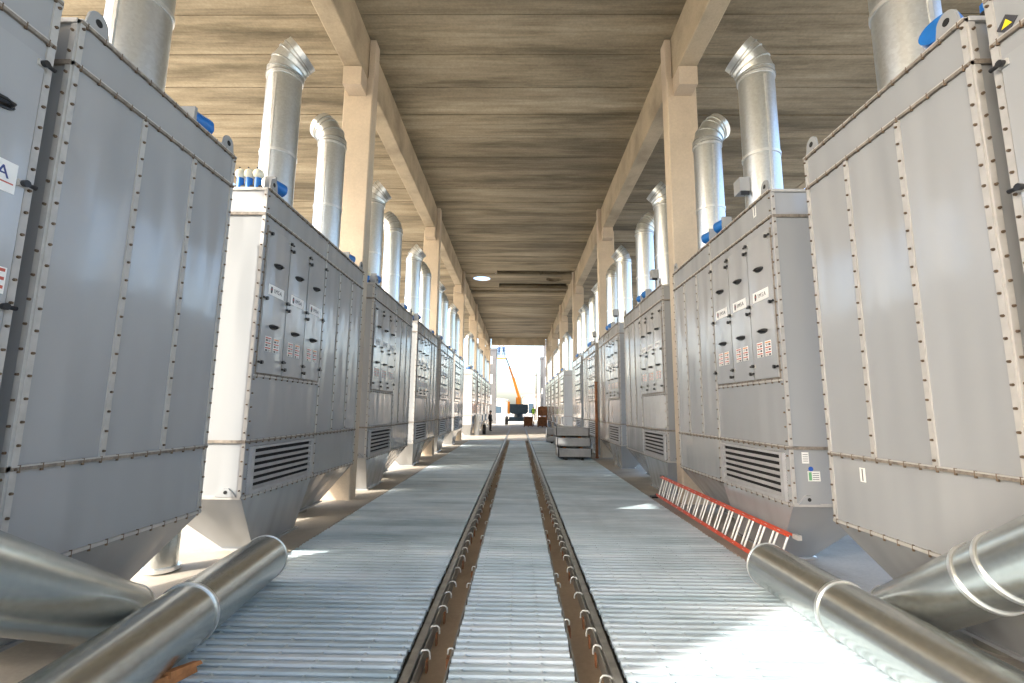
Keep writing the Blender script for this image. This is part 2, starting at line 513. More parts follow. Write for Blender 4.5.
def door(root, s, v0, v1, idx, detail, hoff=0):
    z0, z1 = 2.29, 4.215
    mb = MB(s); g = .012
    mb.box(-.030, .0, v0 + g, v1 - g, z0, z1, 0)
    mb.box(-.012, .0, v0, v1, z0 - .02, z1 + .012, 1)
    if not detail:
        vm = (v0 + v1) / 2 - .02
        for z in (3.745, 2.91):
            mb.box(-.08, -.03, vm - .1, vm + .1, z - .03, z + .03, 1)
        for z in (4.12, 3.23, 2.42):
            mb.box(-.07, -.03, v0 - .03, v0 + .05, z - .03, z + .03, 1)
            mb.box(-.07, -.03, v1 - .05, v1 + .03, z - .03, z + .03, 1)
        vl = (v0 + v1) / 2
        mb.box(-.032, -.03, vl - .2, vl + .2, 3.34, 3.46, 2)
        mb.box(-.032, -.03, vl - .18, vl + .18, 2.58, 2.77, 2)
        return mb.build('door', [M['paint_door'], M['black'], M['white']], root)
    d = mb.build('door', [M['paint_door'], M['gasket']], root)
    vm = (v0 + v1) / 2 - .02
    handle(d, s, vm + hoff, 3.745); handle(d, s, vm + hoff, 2.91)
    for z, dz in ((4.12, .045), (3.25, .045), (2.42, .05)):
        latch(d, s, v0 + .035, z + (-dz if idx else 0), -1)
        latch(d, s, v1 - .035, z + dz, 1)
    # logo plate with lettering
    vl = (v0 + v1) / 2 + .0
    hw = .20
    p = MB(s); p.box(-.0335, -.030, vl - hw, vl + hw, 3.325, 3.465)
    p.build('logo_plate', M['white'], d)
    L = MB(s)
    # upright two-tone mark at the reading start of the plate
    st = vl - hw if s < 0 else vl + hw      # reading starts nearest the camera on one side, farthest on the other
    k = 1 if s < 0 else -1
    L.prism([(st + k * .055, 3.350), (st + k * .085, 3.350), (st + k * .100, 3.40), (st + k * .088, 3.438), (st + k * .060, 3.438), (st + k * .048, 3.40)], 0, -.036, -.0335, 0)
    L.box(-.0365, -.0335, *sorted((st + k * .060, st + k * .082)), 3.392, 3.412, 1)
    L.build('plate_mark', [M['ink'], M['red']], d)
    X = s * -.034
    nrm = (-s, 0, 0)
    text_mesh('plate_lettering', 'IMSA', .080, (X, st + k * .135, 3.370), (0, k, 0), (0, 0, 1), nrm, M['ink'], d)
    for q, off in enumerate((-.105, .105)):
        w = MB(s); c = vl + off * k; 
        w.box(-.0325, -.030, c - .075, c + .075, 2.575, 2.775, 0)
        for r_ in range(3):
            zz = 2.745 - r_ * .065
            w.box(-.0335, -.0325, c - .065, c + .065, zz - .001, zz + .014, 2 if (q == 1 and r_ == 0) else 1)
            w.box(-.0335, -.0325, c - .060, c - .012, zz - .036, zz - .012, 3)
            w.box(-.0335, -.0325, c + .004, c + .060, zz - .020, zz - .014, 3)
            w.box(-.0335, -.0325, c + .004, c + .050, zz - .034, zz - .028, 3)
        w.build('warning_label', [M['white'], M['red'], M['orange_print'], M['ink']], d)
    return d

def door_section(root, s, vo, detail, ends=(1, 0), hoff=0):
    v0, v1 = vo, vo + S
    mb = MB(s); mb.box(0, D, v0, v1, ZB, ZT); mb.build('cabinet_body', M['paint'], root)
    bw = (v1 - v0 - .10) / 3
    for i in range(3):
        door(root, s, v0 + .05 + bw * i, v0 + .05 + bw * (i + 1), i, detail, hoff)
    # vent grille
    mb = MB(s); a, b, z0, z1 = v0 + .08, v1 - .08, .80, 1.37
    mb.box(-.006, 0, a, b, z0, z1, 1)  # black sheet painted in for the shade behind the slats
    for q in ((a, a + .07, z0, z1), (b - .09, b, z0, z1), (a, b, z0, z0 + .045), (a, b, z1 - .03, z1)):
        mb.box(-.045, .0, *q, 0)
    n = 6; ph = (z1 - z0 - .08) / n
    for i in range(n):
        z = z0 + .05 + ph * i
        mb.hexa([(-.044, a + .07, z), (-.036, a + .07, z - .004), (-.036, b - .09, z - .004), (-.044, b - .09, z),
                 (-.012, a + .07, z + ph * .42), (-.006, a + .07, z + ph * .37), (-.006, b - .09, z + ph * .37), (-.012, b - .09, z + ph * .42)], 0)
    mb.build('vent_grille', [M['tray'], M['void']], root)
    hopper(root, s, (0, D, v0, v1), (.15, .56, v0 + .64, v1 - .14), .02)
    hstrip(root, s, ZU, v0, v1, detail); hstrip(root, s, ZL, v0, v1, detail)
    hstrip(root, s, ZB + .015, v0, v1, detail, h=.028); hstrip(root, s, ZT - .015, v0, v1, detail)
    hstrip(root, s, 2.245, v0 + .03, v1 - .03, detail, h=.028)
    if detail:
        mb = MB(s)
        for z0_, z1_ in ((ZB, ZU),):
            mb.bolts((0.0, v0 + .03, ZB + .06), (0.0, v0 + .03, ZT - .1), .17, (-1, 0, 0), 0, .012)
        mb.build('bolt_row', [M['bolt']], root)
    end_face(root, s, v0, -1, detail)
    end_face(root, s, v1, 1, False) if ends[1] else None
    lug(root, s, v0 + .13)
    mb = MB(s)   # triangular lifting bracket low on the near end face
    mb.prism([(.05, ZB + .03), (.31, ZB + .03), (.21, ZB + .13), (.15, ZB + .13)], 1, v0 - .03, v0)
    mb.cyl((.18, v0 - .034, ZB + .085), (.18, v0 - .028, ZB + .085), .022, None, 10, 1)
    mb.build('end_bracket', [M['paint'], M['void']], root)

def plain_section(root, s, vo, detail, L=S, ends=(0, 1)):
    v0, v1 = vo, vo + L
    mb = MB(s); mb.box(0, D, v0, v1, ZB, ZT); mb.build('cabinet_body', M['paint'], root)
    for i in (1, 2):
        vstrip(root, s, v0 + L * (i / 3 + (.015 if i == 1 else .01)), .05, ZL, ZU, detail)
    vstrip(root, s, v0 + .022, .044, ZB, ZT, detail, 'corner_flange')
    vstrip(root, s, v1 - .022, .044, ZB, ZT, detail, 'corner_flange')
    hstrip(root, s, ZU, v0, v1, detail); hstrip(root, s, ZL, v0, v1, detail)
    hstrip(root, s, ZB + .015, v0, v1, detail, h=.028); hstrip(root, s, ZT - .015, v0, v1, detail)
    hopper(root, s, (0, D, v0, v1), (.46, .84, v0 + .5, v1 - .40), .10)
    mb = MB(s); mb.cyl((.65, v0 + L * .53, 0), (.65, v0 + L * .53, .1), .17, None, 20); mb.build('outlet_spigot', M['galv_low'], root)
    if ends[0]: end_face(root, s, v0, -1, detail)
    end_face(root, s, v1, 1, False)
    lug(root, s, v1 - .13)

def actuator(root, s, v, u=.22):
    mb = MB(s)
    mb.cyl((u + .05, v - .10, ZT + .21), (u - .02, v + .13, ZT + .21), .095, None, 18, 0)
    mb.cyl((u - .02, v + .13, ZT + .21), (u - .035, v + .17, ZT + .21), .06, .05, 14, 0)
    mb.box(u - .05, u + .1, v - .13, v - .09, ZT, ZT + .30, 1)
    mb.cyl((u + .02, v + .05, ZT), (u + .02, v + .05, ZT + .14), .03, None, 10, 2)
    mb.build('blue_actuator', [M['blue'], M['paint'], M['flange']], root)
def valve(root, s, v, u):
    mb = MB(s)
    mb.cyl((u, v, ZT), (u, v, ZT + .19), .045, None, 12, 0)
    mb.cyl((u - .06, v, ZT + .06), (u + .06, v, ZT + .06), .036, None, 10, 2)
    mb.ball((u, v, ZT + .25), .075, 14, 1)
    mb.tube([(u, v, ZT + .24), (u + .01, v - .03, ZT + .34)], .010, 6, 2)
    mb.build('valve', [M['blue'], M['cream'], M['black']], root)

def machine(s, y0, detail):
    root = empty('machine_cabinet', (s * XF, y0, 0))
    door_section(root, s, 0, detail)
    plain_section(root, s, S, detail)
    if s < 0:
        for u in (.22, .34, .46): valve(root, s, .12, u)
        actuator(root, s, 2 * S - .30); actuator(root, s, .40, .12)
    else:
        actuator(root, s, S + .30, .12); actuator(root, s, S - .22, .12)
    return root

def pipe(s, xc, y, inward, box=False, detail=True):
    """exhaust pipe standing on a cabinet, top bent toward (inward) or away from the aisle"""
    root = empty('exhaust_pipe', (s * xc, y, ZT))
    R = .258; n = 36 if detail else 20; dx = -1 if inward else 1
    H = 7.02 - ZT
    mb = MB(s)
    mb.hollow((0, 0, 0), (0, 0, H), R, .012, n); mb.build('pipe_shaft', M['galv'], root)
    mb = MB(s)
    for z in (.02, .98, H - .02):
        mb.hollow((0, 0, z - .022), (0, 0, z + .022), R + .013, .02, n)
    mb.box(-.018, .018, -R - .012, -R + .01, .1, H - .1) if detail else None
    mb.build('joint_band', M['galv_edge'], root)
    # elbow of four gores bent through about 50 degrees
    rb = .50; A = math.radians(50); k = 3; rr = []
    mb = MB(s)
    def c(a): return Vector((dx * (rb - rb * math.cos(a)), 0, H + rb * math.sin(a)))
    def t(a): return Vector((dx * math.sin(a), 0, math.cos(a)))
    prev = None
    secs = [0] + [A * (i + .5) / k for i in range(k)] + [A]
    rings = []
    for i, a in enumerate(secs):
        d = t(a); nrm = Vector((0, 1, 0)); b = d.cross(nrm)
        rad = R + .010
        rings.append([tuple(c(a) + nrm * (rad * math.cos(2 * PI * j / n)) + b * (rad * math.sin(2 * PI * j / n))) for j in range(n)])
    for i in range(len(rings) - 1):
        mb.rings([rings[i], rings[i + 1]])
    for i, a in enumerate(secs):
        d = t(a); mb.hollow(tuple(c(a) - d * .010), tuple(c(a) + d * .010), R + .021, .018, n, 1)
    end = c(A); mb.hollow(tuple(end), tuple(end + t(A) * .10), R + .015, .02, n, 0)
    mb.build('pipe_elbow', [M['galv'], M['seam']], root)
    mb = MB(s); d = t(A)
    mb.cyl(tuple(end + d * .01), tuple(end + d * .015), R - .005, None, n); mb.build('throat_shade_disc', M['void'], root)  # black disc put in for the shade inside the open pipe
    if box:
        mb = MB(s); mb.box(-.40, -.25, -.10, .10, .40, .62, 0); mb.box(-.395, -.27, -.11, -.09, .34, .40, 1)
        mb.build('junction_box', [M['paint'], M['black']], root)
    return root

ORD = ['first', 'second', 'third', 'fourth', 'fifth', 'sixth', 'seventh', 'eighth', 'ninth', 'tenth', 'eleventh', 'twelfth', 'thirteenth']
ROW = {-1: 'opposite the red ladder', 1: 'behind the red ladder'}
GM = {-1: 'cabinets of the row opposite the ladder', 1: 'cabinets of the row behind the ladder'}
STARTS = {}
for k in range(2, 13):
    if k == 7: continue
    STARTS[k] = 5.81 + 4.675 * (k - 2)
order = [k for k in STARTS]
for s in (-1, 1):
    # the half cabinet cut off by the picture's edge
    root = empty('machine_cabinet', (s * XF, 1.04, 0))
    door_section(root, s, 0, True, (1, 0), .07)
    vstrip(root, s, S - .02, .05, ZB, ZT, True, 'corner_flange')
    end_face(root, s, S, 1, True)
    if s < 0:
        d = [o for o in root.children if o.name.startswith('door')][-1]
        for ch in list(d.children):
            if ch.name.startswith(('plate', 'logo', 'warning')): bpy.data.objects.remove(ch)
        mb = MB(s); mb.box(-.034, -.030, 1.42, 1.80, 3.20, 3.40); mb.build('logo_plate', M['white'], d)
        text_mesh('plate_lettering', 'IMSA', .115, (.0345, 1.462, 3.285), (0, 1, 0), (0, 0, 1), (1, 0, 0), M['ink_blue'], d)
        mb = MB(s); mb.box(-.0352, -.034, 1.46, 1.785, 3.255, 3.264); mb.build('plate_underline', M['red'], d)
        w = MB(s); w.box(-.0325, -.03, 1.68, 1.835, 2.55, 2.72, 0)
        for r_ in range(3):
            zz = 2.70 - r_ * .055; w.box(-.0335, -.0325, 1.69, 1.825, zz - .008, zz + .012, 1); w.box(-.0335, -.0325, 1.695, 1.78, zz - .034, zz - .016, 2)
        w.build('warning_label', [M['white'], M['red'], M['ink']], d)
        tag(root, 'grey cabinet with black handle and lettered white plate, cut off by the photo edge', 'machine', GM[s])
    else:
        mb = MB(s); v = 2.85 - 1.04; z = 4.44; r = .07
        mb.prism([(v, z + r), (v - r, z), (v, z - r), (v + r, z)], 0, -.006, -.002, 0)
        mb.prism([(v, z + r * .5), (v - r * .48, z - r * .25), (v + r * .48, z - r * .25)], 0, -.009, -.006, 1)
        mb.build('hazard_sticker', [M['ink'], M['yellow']], root)
        tag(root, 'grey cabinet with yellow hazard sticker near its top, cut off by the photo edge', 'machine', GM[s])
    # the plain three-panel cabinet
    root = empty('machine_cabinet', (s * XF, 3.106, 0))
    plain_section(root, s, 0, True, 1.955, (1, 1))
    lug(root, s, .15)
    if s < 0:
        actuator(root, s, 1.58, .2)
        tag(root, 'plain grey cabinet with three tall bolted panels and small blue motor on top', 'machine', GM[s])
    else:
        mb = MB(s)
        mb.cyl((.26, .42, ZT + .22), (.16, .38, ZT + .26), .14, None, 24, 0); mb.cyl((.26, .42, ZT), (.24, .42, ZT + .25), .05, None, 12, 1)
        mb.cyl((.30, .10, ZT), (.30, .10, ZT + .22), .06, None, 12, 0); mb.ball((.22, .06, ZT + .06), .06, 10, 1)
        mb.build('blue_end_cap', [M['blue'], M['black']], root)
        mb = MB(s); mb.box(-.003, 0, 1.465, 1.535, 1.215, 1.345, 0); mb.box(-.004, -.003, 1.494, 1.506, 1.225, 1.335, 1)
        mb.build('white_label', [M['white'], M['ink']], root)
        tag(root, 'plain grey cabinet with three tall bolted panels and round blue cap on top', 'machine', GM[s])
    p = pipe(s, XF + .42, 4.06, False)
    tag(p, 'galvanised pipe rising out of the photo from the plain panelled cabinet %s' % ROW[s], 'pipe', 'exhaust pipes')
    protoA = protoB = None; pA = {}; 
    for k in order:
        near = k <= 5
        if k == 2:
            root = protoA = machine(s, STARTS[k], True)
        elif k == 6:
            root = protoB = machine(s, STARTS[k], False)
        elif near:
            root = copy_tree(protoA); root.location = (s * XF, STARTS[k], 0)
        else:
            root = copy_tree(protoB); root.location = (s * XF, STARTS[k], 0)
        nth = ORD[k] if k < 7 else ORD[k - 1]
        far = {8: 'first beyond the wide gap', 12: 'last before the open end of the hall'}
        lab = {2: 'grey cabinet with three narrow doors and louvred vent, nearest such cabinet %s' % ROW[s]}.get(
            k, 'grey cabinet with three narrow doors, %s from the camera %s' % (nth, ROW[s]))
        tag(root, lab, 'machine', GM[s])
        for j, (off, inw) in enumerate(((.96, True), (2.88, False))):
            key = (j, near)
            if key in pA:
                p = copy_tree(pA[key]); p.location = (s * (XF + .44), STARTS[k] + off, ZT)
            else:
                p = pipe(s, XF + .44, STARTS[k] + off, inw, s > 0 and j == 0 and near, near); pA[key] = p
            tag(p, 'galvanised pipe bent %s the aisle on the %s cabinet %s' % ('toward' if inw else 'away from', nth, ROW[s]), 'pipe', 'exhaust pipes')
    # marks found on the near right cabinet only
    if s > 0:
        root = protoA; v = 0
        mb = MB(1)
        mb.box(.145, .225, -.004, 0, 1.255, 1.385, 0); mb.box(.20, .345, -.004, 0, 1.05, 1.165, 0)
        mb.box(.21, .245, -.005, -.004, 1.06, 1.155, 2)
        mb.cyl((.24, 0, 1.192), (.24, -.005, 1.192), .028, None, 16, 1)
        for i in range(4):
            mb.box(.255, .33, -.005, -.004, 1.07 + i * .022, 1.076 + i * .022, 3); mb.box(.155, .215, -.005, -.004, 1.28 + i * .025, 1.286 + i * .025, 3)
        mb.build('end_label', [M['white'], M['blue_dot'], M['green_print'], M['ink']], root)
        mb = MB(1); vv = 6.23 - STARTS[2]; z = 4.53
        for a in (-.03, .03): mb.box(-.003, 0, vv + a - .009, vv + a + .009, z, z + .14)
        mb.box(-.003, 0, vv - .039, vv + .039, z - .012, z + .012)
        mb.build('painted_letter', M['white'], root)

# ------------------------------------------------------------------ loose ducts in the foreground
def duct(name_label, p0, p1, r, bands, mat, group='loose ducts in the foreground', big=False):
    p0 = Vector(p0); p1 = Vector(p1); d = (p1 - p0); Ln = d.length; d.normalize()
    root = empty('galvanised_duct', tuple(p0))
    mb = MB(); mb.hollow((0, 0, 0), tuple(d * Ln), r, .012, 56, 0, 0, 6); mb.build('duct_body', mat, root)
    for b in bands:
        mb = MB(); mb.hollow(tuple(d * (b - .014)), tuple(d * (b + .014)), r + .012, .02, 56); mb.build('joint_band', M['galv_edge'], root)
    for e in (0, Ln):
        mb = MB(); q = d * e; mb.hollow(tuple(q - d * .008), tuple(q + d * .008), r + .006, .018, 56)
        mb.build('rolled_rim', M['galv_edge'], root)
    # longitudinal lock seam
    sd = d.cross(Vector((0, 0, 1))).normalized(); up = sd.cross(d); w = (sd * -.75 * (1 if p0.x < 0 else -1) + up * -.66).normalized()
    mb = MB(); mb.bar(tuple(w * r), tuple(w * r + d * Ln), .02, .012, 0, tuple(w)); mb.build('lock_seam', M['galv_edge'], root)
    tag(root, name_label, 'duct', group)
    return root
duct('galvanised duct lying on the grating opposite the ladder, with one thin joint band', (-2.608 + .105 * 3.0, 1.5, .24), (-2.608 - .105 * .83, 5.33, .24), .234, [2.42], M['galv_low'])
duct('galvanised duct lying on the grating at the foot of the red ladder', (2.737 + .0216 * 3.0, 1.5, .232), (2.737 - .0216 * .86, 5.36, .232), .226, [2.72], M['galv_low'])
duct('tilted double-banded duct propped behind the one at the ladder foot', (3.165 - .115 * 2.1, 4.19 - 2.1, .235 + .617 * 2.1), (3.165, 4.19, .235), .205, [1.12, 1.36], M['galv_low'])
duct('dark tilted duct without bands propped at the edge opposite the ladder', (-3.05 + .26 * 2.0, 3.90 - 2.0, .24 + .521 * 2.0), (-3.05, 3.90, .24), .22, [], M['galv_low'])
# standing duct stub under the plain cabinet
root = empty('duct_stub', (-4.02, 5.62, 0)); mb = MB(); mb.hollow((0, 0, 0), (0, 0, .75), .16, .012, 28); mb.build('stub_body', M['galv_low'], root)
mb = MB(); mb.hollow((0, 0, .02), (0, 0, .06), .19, .03, 28); mb.build('stub_flange', M['galv_edge'], root)
tag(root, 'short upright galvanised duct stub on the floor under the plain panelled cabinet', 'duct')
# broken timber wedge
mb = MB()
mb.hexa([(-2.42, 3.34, 0), (-2.30, 3.38, 0), (-2.22, 3.60, 0), (-2.33, 3.56, 0), (-2.41, 3.34, .05), (-2.30, 3.385, .075), (-2.23, 3.59, .055), (-2.33, 3.55, .03)])
mb.hexa([(-2.36, 3.42, .05), (-2.27, 3.40, .055), (-2.20, 3.62, .045), (-2.27, 3.63, .03), (-2.36, 3.42, .085), (-2.275, 3.405, .095), (-2.21, 3.61, .07), (-2.27, 3.62, .06)])
tag(mb.build('timber_wedge', M['timber']), 'splintered orange timber wedge on the grating beside the lying duct', 'wedge')

# ------------------------------------------------------------------ ladder
root = empty('ladder', (0, 0, 0))
A0, A1 = Vector((3.02, 5.70, .06)), Vector((3.035, 10.45, .06))     # lower rail on the floor
B0, B1 = Vector((3.20, 5.70, .46)), Vector((3.215 - .06, 10.45, .46))
upv = (B0 - A0).normalized(); along = (A1 - A0).normalized(); nrm = along.cross(upv).normalized()
for q, (sh, off, a, b) in enumerate(((0, 0, 0, 1), (.075, .30, .0, .97))):
    for P0, P1 in ((A0, A1), (B0, B1)):
        e0 = P0 + (P1 - P0) * a + nrm * -sh; e1 = P0 + (P1 - P0) * b + nrm * -sh
        tgt = upv * (.03 * q * (1 if P0 is A0 else -1))
        mb = MB(); mb.bar(tuple(e0 + tgt), tuple(e1 + tgt), .062, .028, 0, tuple(upv)); mb.build('side_rail', M['ladder_red'], root)
    n = 16
    for i in range(n):
        t = a + (b - a) * (i + .30 + off) / n
        c0 = A0 + (A1 - A0) * t - nrm * sh; c1 = B0 + (B1 - B0) * t - nrm * sh
        mb = MB(); mb.cyl(tuple(c0 + upv * .01), tuple(c1 - upv * .01), .0135, None, 10); mb.build('rung', M['alu'], root)
mb = MB()
for P in (A1, B1):
    mb.bar(tuple(P), tuple(P + along * .16), .05, .05)
for P in (A0, B0):
    mb.bar(tuple(P - along * .02), tuple(P - along * .12), .05, .05, 1)
mb.box(2.93, 3.06, 10.55, 10.72, 0.0, .035, 0)
mb.build('ladder_foot', [M['black'], M['flange']], root)
tag(root, 'red extension ladder lying on its edge along the cabinets', 'ladder')

# ------------------------------------------------------------------ grey trays stacked on the grating
def tray(x0, y0, z0, w, d, h, label):
    root = empty('steel_tray', (x0 + w / 2, y0 + d / 2, z0))
    mb = MB(); a, b = -w / 2, w / 2; c, e = -d / 2, d / 2
    mb.box(a, b, c, c + .04, 0, h); mb.box(a, b, e - .04, e, 0, h); mb.box(a, a + .04, c, e, 0, h); mb.box(b - .04, b, c, e, 0, h); mb.box(a, b, c, e, 0, .03); mb.box(a + .02, b - .02, c + .02, e - .02, h - .05, h - .03)
    mb.build('tray_body', M['tray'], root)
    for x in (a + .3, b - .35):
        mb = MB(); mb.box(x - .05, x + .05, c + .05, e - .05, -.055 if z0 > .2 else -z0, 0); mb.build('runner', M['black'] if z0 < .2 else M['timber'], root)
    tag(root, label, 'tray', 'stacked grey trays')
    return root
tray(1.55, 18.12, .10, 1.27, 1.25, .335, 'lowest grey tray of the three-high stack on the grating')
tray(1.51, 18.14, .49, 1.27, 1.25, .335, 'middle grey tray of the three-high stack on the grating')
tray(1.47, 18.10, .88, 1.25, 1.25, .33, 'topmost grey tray of the three-high stack on the grating')
tray(1.66, 27.1, .09, 1.20, 1.25, .32, 'lower grey tray of the two-high stack behind the three-high one')
tray(1.68, 27.1, .465, 1.18, 1.25, .36, 'upper grey tray of the two-high stack behind the three-high one')
mb = MB(); mb.cyl((3.14, 18.95, .0), (3.14, 18.95, 3.0), .055, None, 14, 0)
for z in (.02, 1.5, 2.96): mb.cyl((3.14, 18.95, z), (3.14, 18.95, z + .04), .075, None, 14, 0)
tag(mb.build('drain_pipe', M['rust']), 'rust brown upright pipe against the column behind the stacked trays', 'pipe')

# ------------------------------------------------------------------ far end: crates, people, drum, boom lift
def crate(x, y, z, w, d, h, label):
    root = empty('crate', (x, y, z))
    mb = MB(); mb.box(-w / 2 + .03, w / 2 - .03, -d / 2 + .03, d / 2 - .03, .1, h - .02, 0); mb.build('crate_panel', M['crate'], root)
    mb = MB()
    for a in (-w / 2, w / 2 - .08):
        mb.box(a, a + .08, -d / 2, -d / 2 + .05, .1, h); mb.box(a, a + .08, d / 2 - .05, d / 2, .1, h)
    for zz in (.1, h - .1):
        mb.box(-w / 2, w / 2, -d / 2, -d / 2 + .045, zz, zz + .09); mb.box(-w / 2, -w / 2 + .02, -d / 2, d / 2, zz, zz + .09)
    mb.build('crate_frame', M['crate'], root)
    mb = MB(); mb.box(-w / 2 - .005, -w / 2 + .03, -d / 2 + .05, d / 2 - .05, .12, h - .04); mb.build('crate_side', M['crate_side'], root)
    mb = MB()
    for a in (-w / 2, -.05, w / 2 - .1): mb.box(a, a + .1, -d / 2, d / 2, 0, .1)
    mb.build('crate_skid', M['crate'], root)
    tag(root, label, 'crate', 'brown wooden crates')
crate(2.72, 52.8, 0, 1.02, 1.1, 1.13, 'brown crate at the bottom of the pair stacked near the open end')
crate(2.72, 52.8, 1.131, 1.02, 1.1, 1.13, 'brown crate on top of the pair stacked near the open end')
crate(1.18, 53.4, 0, .98, 1.0, 1.12, 'single brown crate standing alone in front of the yellow-vested person')

def person(name_label, loc, rz, body, vest=None, pose='stand', cap=None):
    root = empty('person', loc); root.rotation_euler = (0, 0, rz)
    J = {'p': (0, 0, .92, .14), 'c': (0, 0, 1.28, .16), 'n': (0, 0, 1.46, .065), 'h': (0, -.01, 1.58, .09), 't': (0, -.01, 1.69, .085)}
    E_ = [('p', 'c'), ('c', 'n'), ('n', 'h'), ('h', 't')]
    for sd, q in ((-1, 'l'), (1, 'r')):
        J['k' + q] = (sd * .10, -.03, .50, .07); J['a' + q] = (sd * .11, .0, .09, .05); J['f' + q] = (sd * .12, -.15, .045, .042); J['g' + q] = (sd * .095, 0, .86, .095)
        J['s' + q] = (sd * .19, 0, 1.38, .065)
        if pose == 'reach':
            J['e' + q] = (sd * .26, -.18, 1.20, .05); J['w' + q] = (sd * .20, -.42, 1.22, .035); J['x' + q] = (sd * .19, -.50, 1.23, .035)
        else:
            J['e' + q] = (sd * .27, .02, 1.10, .05); J['w' + q] = (sd * .27, -.06, .86, .036); J['x' + q] = (sd * .27, -.08, .77, .036)
        E_ += [('p', 'g' + q), ('g' + q, 'k' + q), ('k' + q, 'a' + q), ('a' + q, 'f' + q), ('c', 's' + q), ('s' + q, 'e' + q), ('e' + q, 'w' + q), ('w' + q, 'x' + q)]
    ks = list(J); me = bpy.data.meshes.new('body')
    me.from_pydata([J[k][:3] for k in ks], [(ks.index(a), ks.index(b)) for a, b in E_], [])
    ob = bpy.data.objects.new('body', me); COL.objects.link(ob)
    sk = ob.modifiers.new('skin', 'SKIN'); 
    for i, k in enumerate(ks):
        me.skin_vertices[0].data[i].radius = (J[k][3], J[k][3] * .85)
    me.skin_vertices[0].data[0].use_root = True
    sb = ob.modifiers.new('sub', 'SUBSURF'); sb.levels = 1; sb.render_levels = 1
    dg = bpy.context.evaluated_depsgraph_get(); dg.update()
    m2 = bpy.data.meshes.new_from_object(ob.evaluated_get(dg)); bpy.data.objects.remove(ob)
    m2.materials.clear(); m2.materials.append(body); m2.materials.append(M['skin'])
    hw = Vector(J['wr'][:3])
    for p in m2.polygons:
        c = p.center; p.use_smooth = True
        hand = (Vector((abs(c.x), c.y, c.z)) - Vector(J['xr'][:3])).length < .075
        p.material_index = 1 if (c.z > 1.47 or hand) else 0
    b = bpy.data.objects.new('body', m2); COL.objects.link(b); b.parent = root
    mb = MB(); mb.ball((0, -.005, 1.685), .108, 12); mb.build('helmet' if cap is not M['cloth_dark'] else 'hair', cap or M['helmet'], root)
    if vest:
        mb = MB()
        R = []
        for z, a, c in ((.86, .185, .15), (1.05, .18, .145), (1.25, .205, .165), (1.38, .20, .14), (1.44, .13, .10)):
            R.append([(a * math.cos(2 * PI * i / 16), c * math.sin(2 * PI * i / 16), z) for i in range(16)])
        mb.rings(R, 0, True, True, True); mb.build('vest', vest, root)
    tag(root, name_label, 'person')
    return root
mb = MB()
for z in (.0, .15, .30, .45):
    for a in (-.5, -.05, .4): mb.box(a, a + .1, -.4, .4, z, z + .1)
    for i in range(6): mb.box(-.5, .5, -.4 + i * .14, -.3 + i * .14, z + .1, z + .13)
pl = mb.build('pallet_stack', M['crate'], None, (1.86, 55.4, 0)); tag(pl, 'low pile of wooden pallets under the person in the yellow vest', 'pallet')
person('person in a bright yellow-green vest standing behind the single crate', (1.83, 55.4, .585), .3, M['cloth_dark'], M['vest'])
person('person in dark clothes standing beside the row opposite the ladder', (-2.35, 41.0, 0), 1.2, M['cloth_dark'], None, 'stand', M['cloth_dark'])

root = empty('duct_offcut', (-2.99, 35.0, 0)); mb = MB(); mb.hollow((0, 0, 0), (0, 0, 1.46), .19, .015, 28); mb.build('offcut_body', M['wall_white'], root)
mb = MB(); mb.hollow((0, 0, 1.40), (0, 0, 1.46), .205, .03, 28); mb.build('offcut_rim', M['galv_edge'], root)
tag(root, 'pale upright pipe offcut standing on the floor by the far cabinets', 'pipe')
mb = MB(); mb.cyl((-2.62, 36.0, .37), (-2.40, 36.0, .37), .36, None, 24, 0); mb.cyl((-2.63, 36.0, .37), (-2.39, 36.0, .37), .16, None, 16, 1)
tag(mb.build('tyre', [M['tyre'], M['void']]), 'black tyre standing beside the pale upright pipe offcut', 'tyre')

# boom lift outside the open end
LY = 60.0
root = empty('boom_lift', (0, LY, 0))
mb = MB(); mb.box(-1.1, 1.0, -1.0, 2.2, .55, .95, 0); mb.box(-1.35, 1.25, -.9, -.7, .45, .65, 0); mb.box(-1.35, 1.25, 1.7, 1.9, .45, .65, 0); mb.build('chassis', M['lift_dark'], root)
for x in (-1.4, 1.3):
    for yy in (-.8, 1.8):
        mb = MB(); mb.cyl((x - .17, yy, .5), (x + .17, yy, .5), .5, None, 24, 0); mb.cyl((x - .18, yy, .5), (x + .18, yy, .5), .24, None, 16, 1); mb.build('wheel', [M['tyre'], M['lift_dark']], root)
mb = MB()
mb.prism([(-1.0, 1.6), (-.7, 1.35), (1.0, 1.35), (1.28, 1.6), (1.28, 2.55), (-1.0, 2.55)], 1, -1.3, .9); mb.build('counterweight', M['lift_dark'], root)
mb = MB(); mb.cyl((.1, 0, .95), (.1, 0, 1.36), .55, None, 24); mb.build('turntable', M['lift_dark'], root)
mb = MB(); mb.box(-1.25, -1.0, -1.1, .7, 1.35, 2.85); mb.build('side_cover', M['lift_orange'], root)
mb = MB(); mb.box(-.25, .39, -.5, .4, 2.55, 3.4); mb.build('boom_mast', M['lift_orange'], root)
def beam(name, a, b, w, h, mat):
    mb = MB(); mb.bar(a, b, w, h, 0, (0, 1, 0)); mb.build(name, mat, root)
beam('lower_boom', (.2, 0, 3.2), (-.62, .3, 5.9), .34, .34, M['lift_orange'])
beam('upper_boom', (-.58, .3, 5.75), (-1.15, .5, 7.35), .26, .26, M['timber'])
beam('jib', (-1.12, .5, 7.3), (-1.6, .6, 8.55), .16, .16, M['lift_dark'])
mb = MB(); mb.box(-2.75, -1.6, .25, .95, 8.36, 8.48, 0); mb.build('basket_floor', M['lift_orange'], root)
mb = MB()
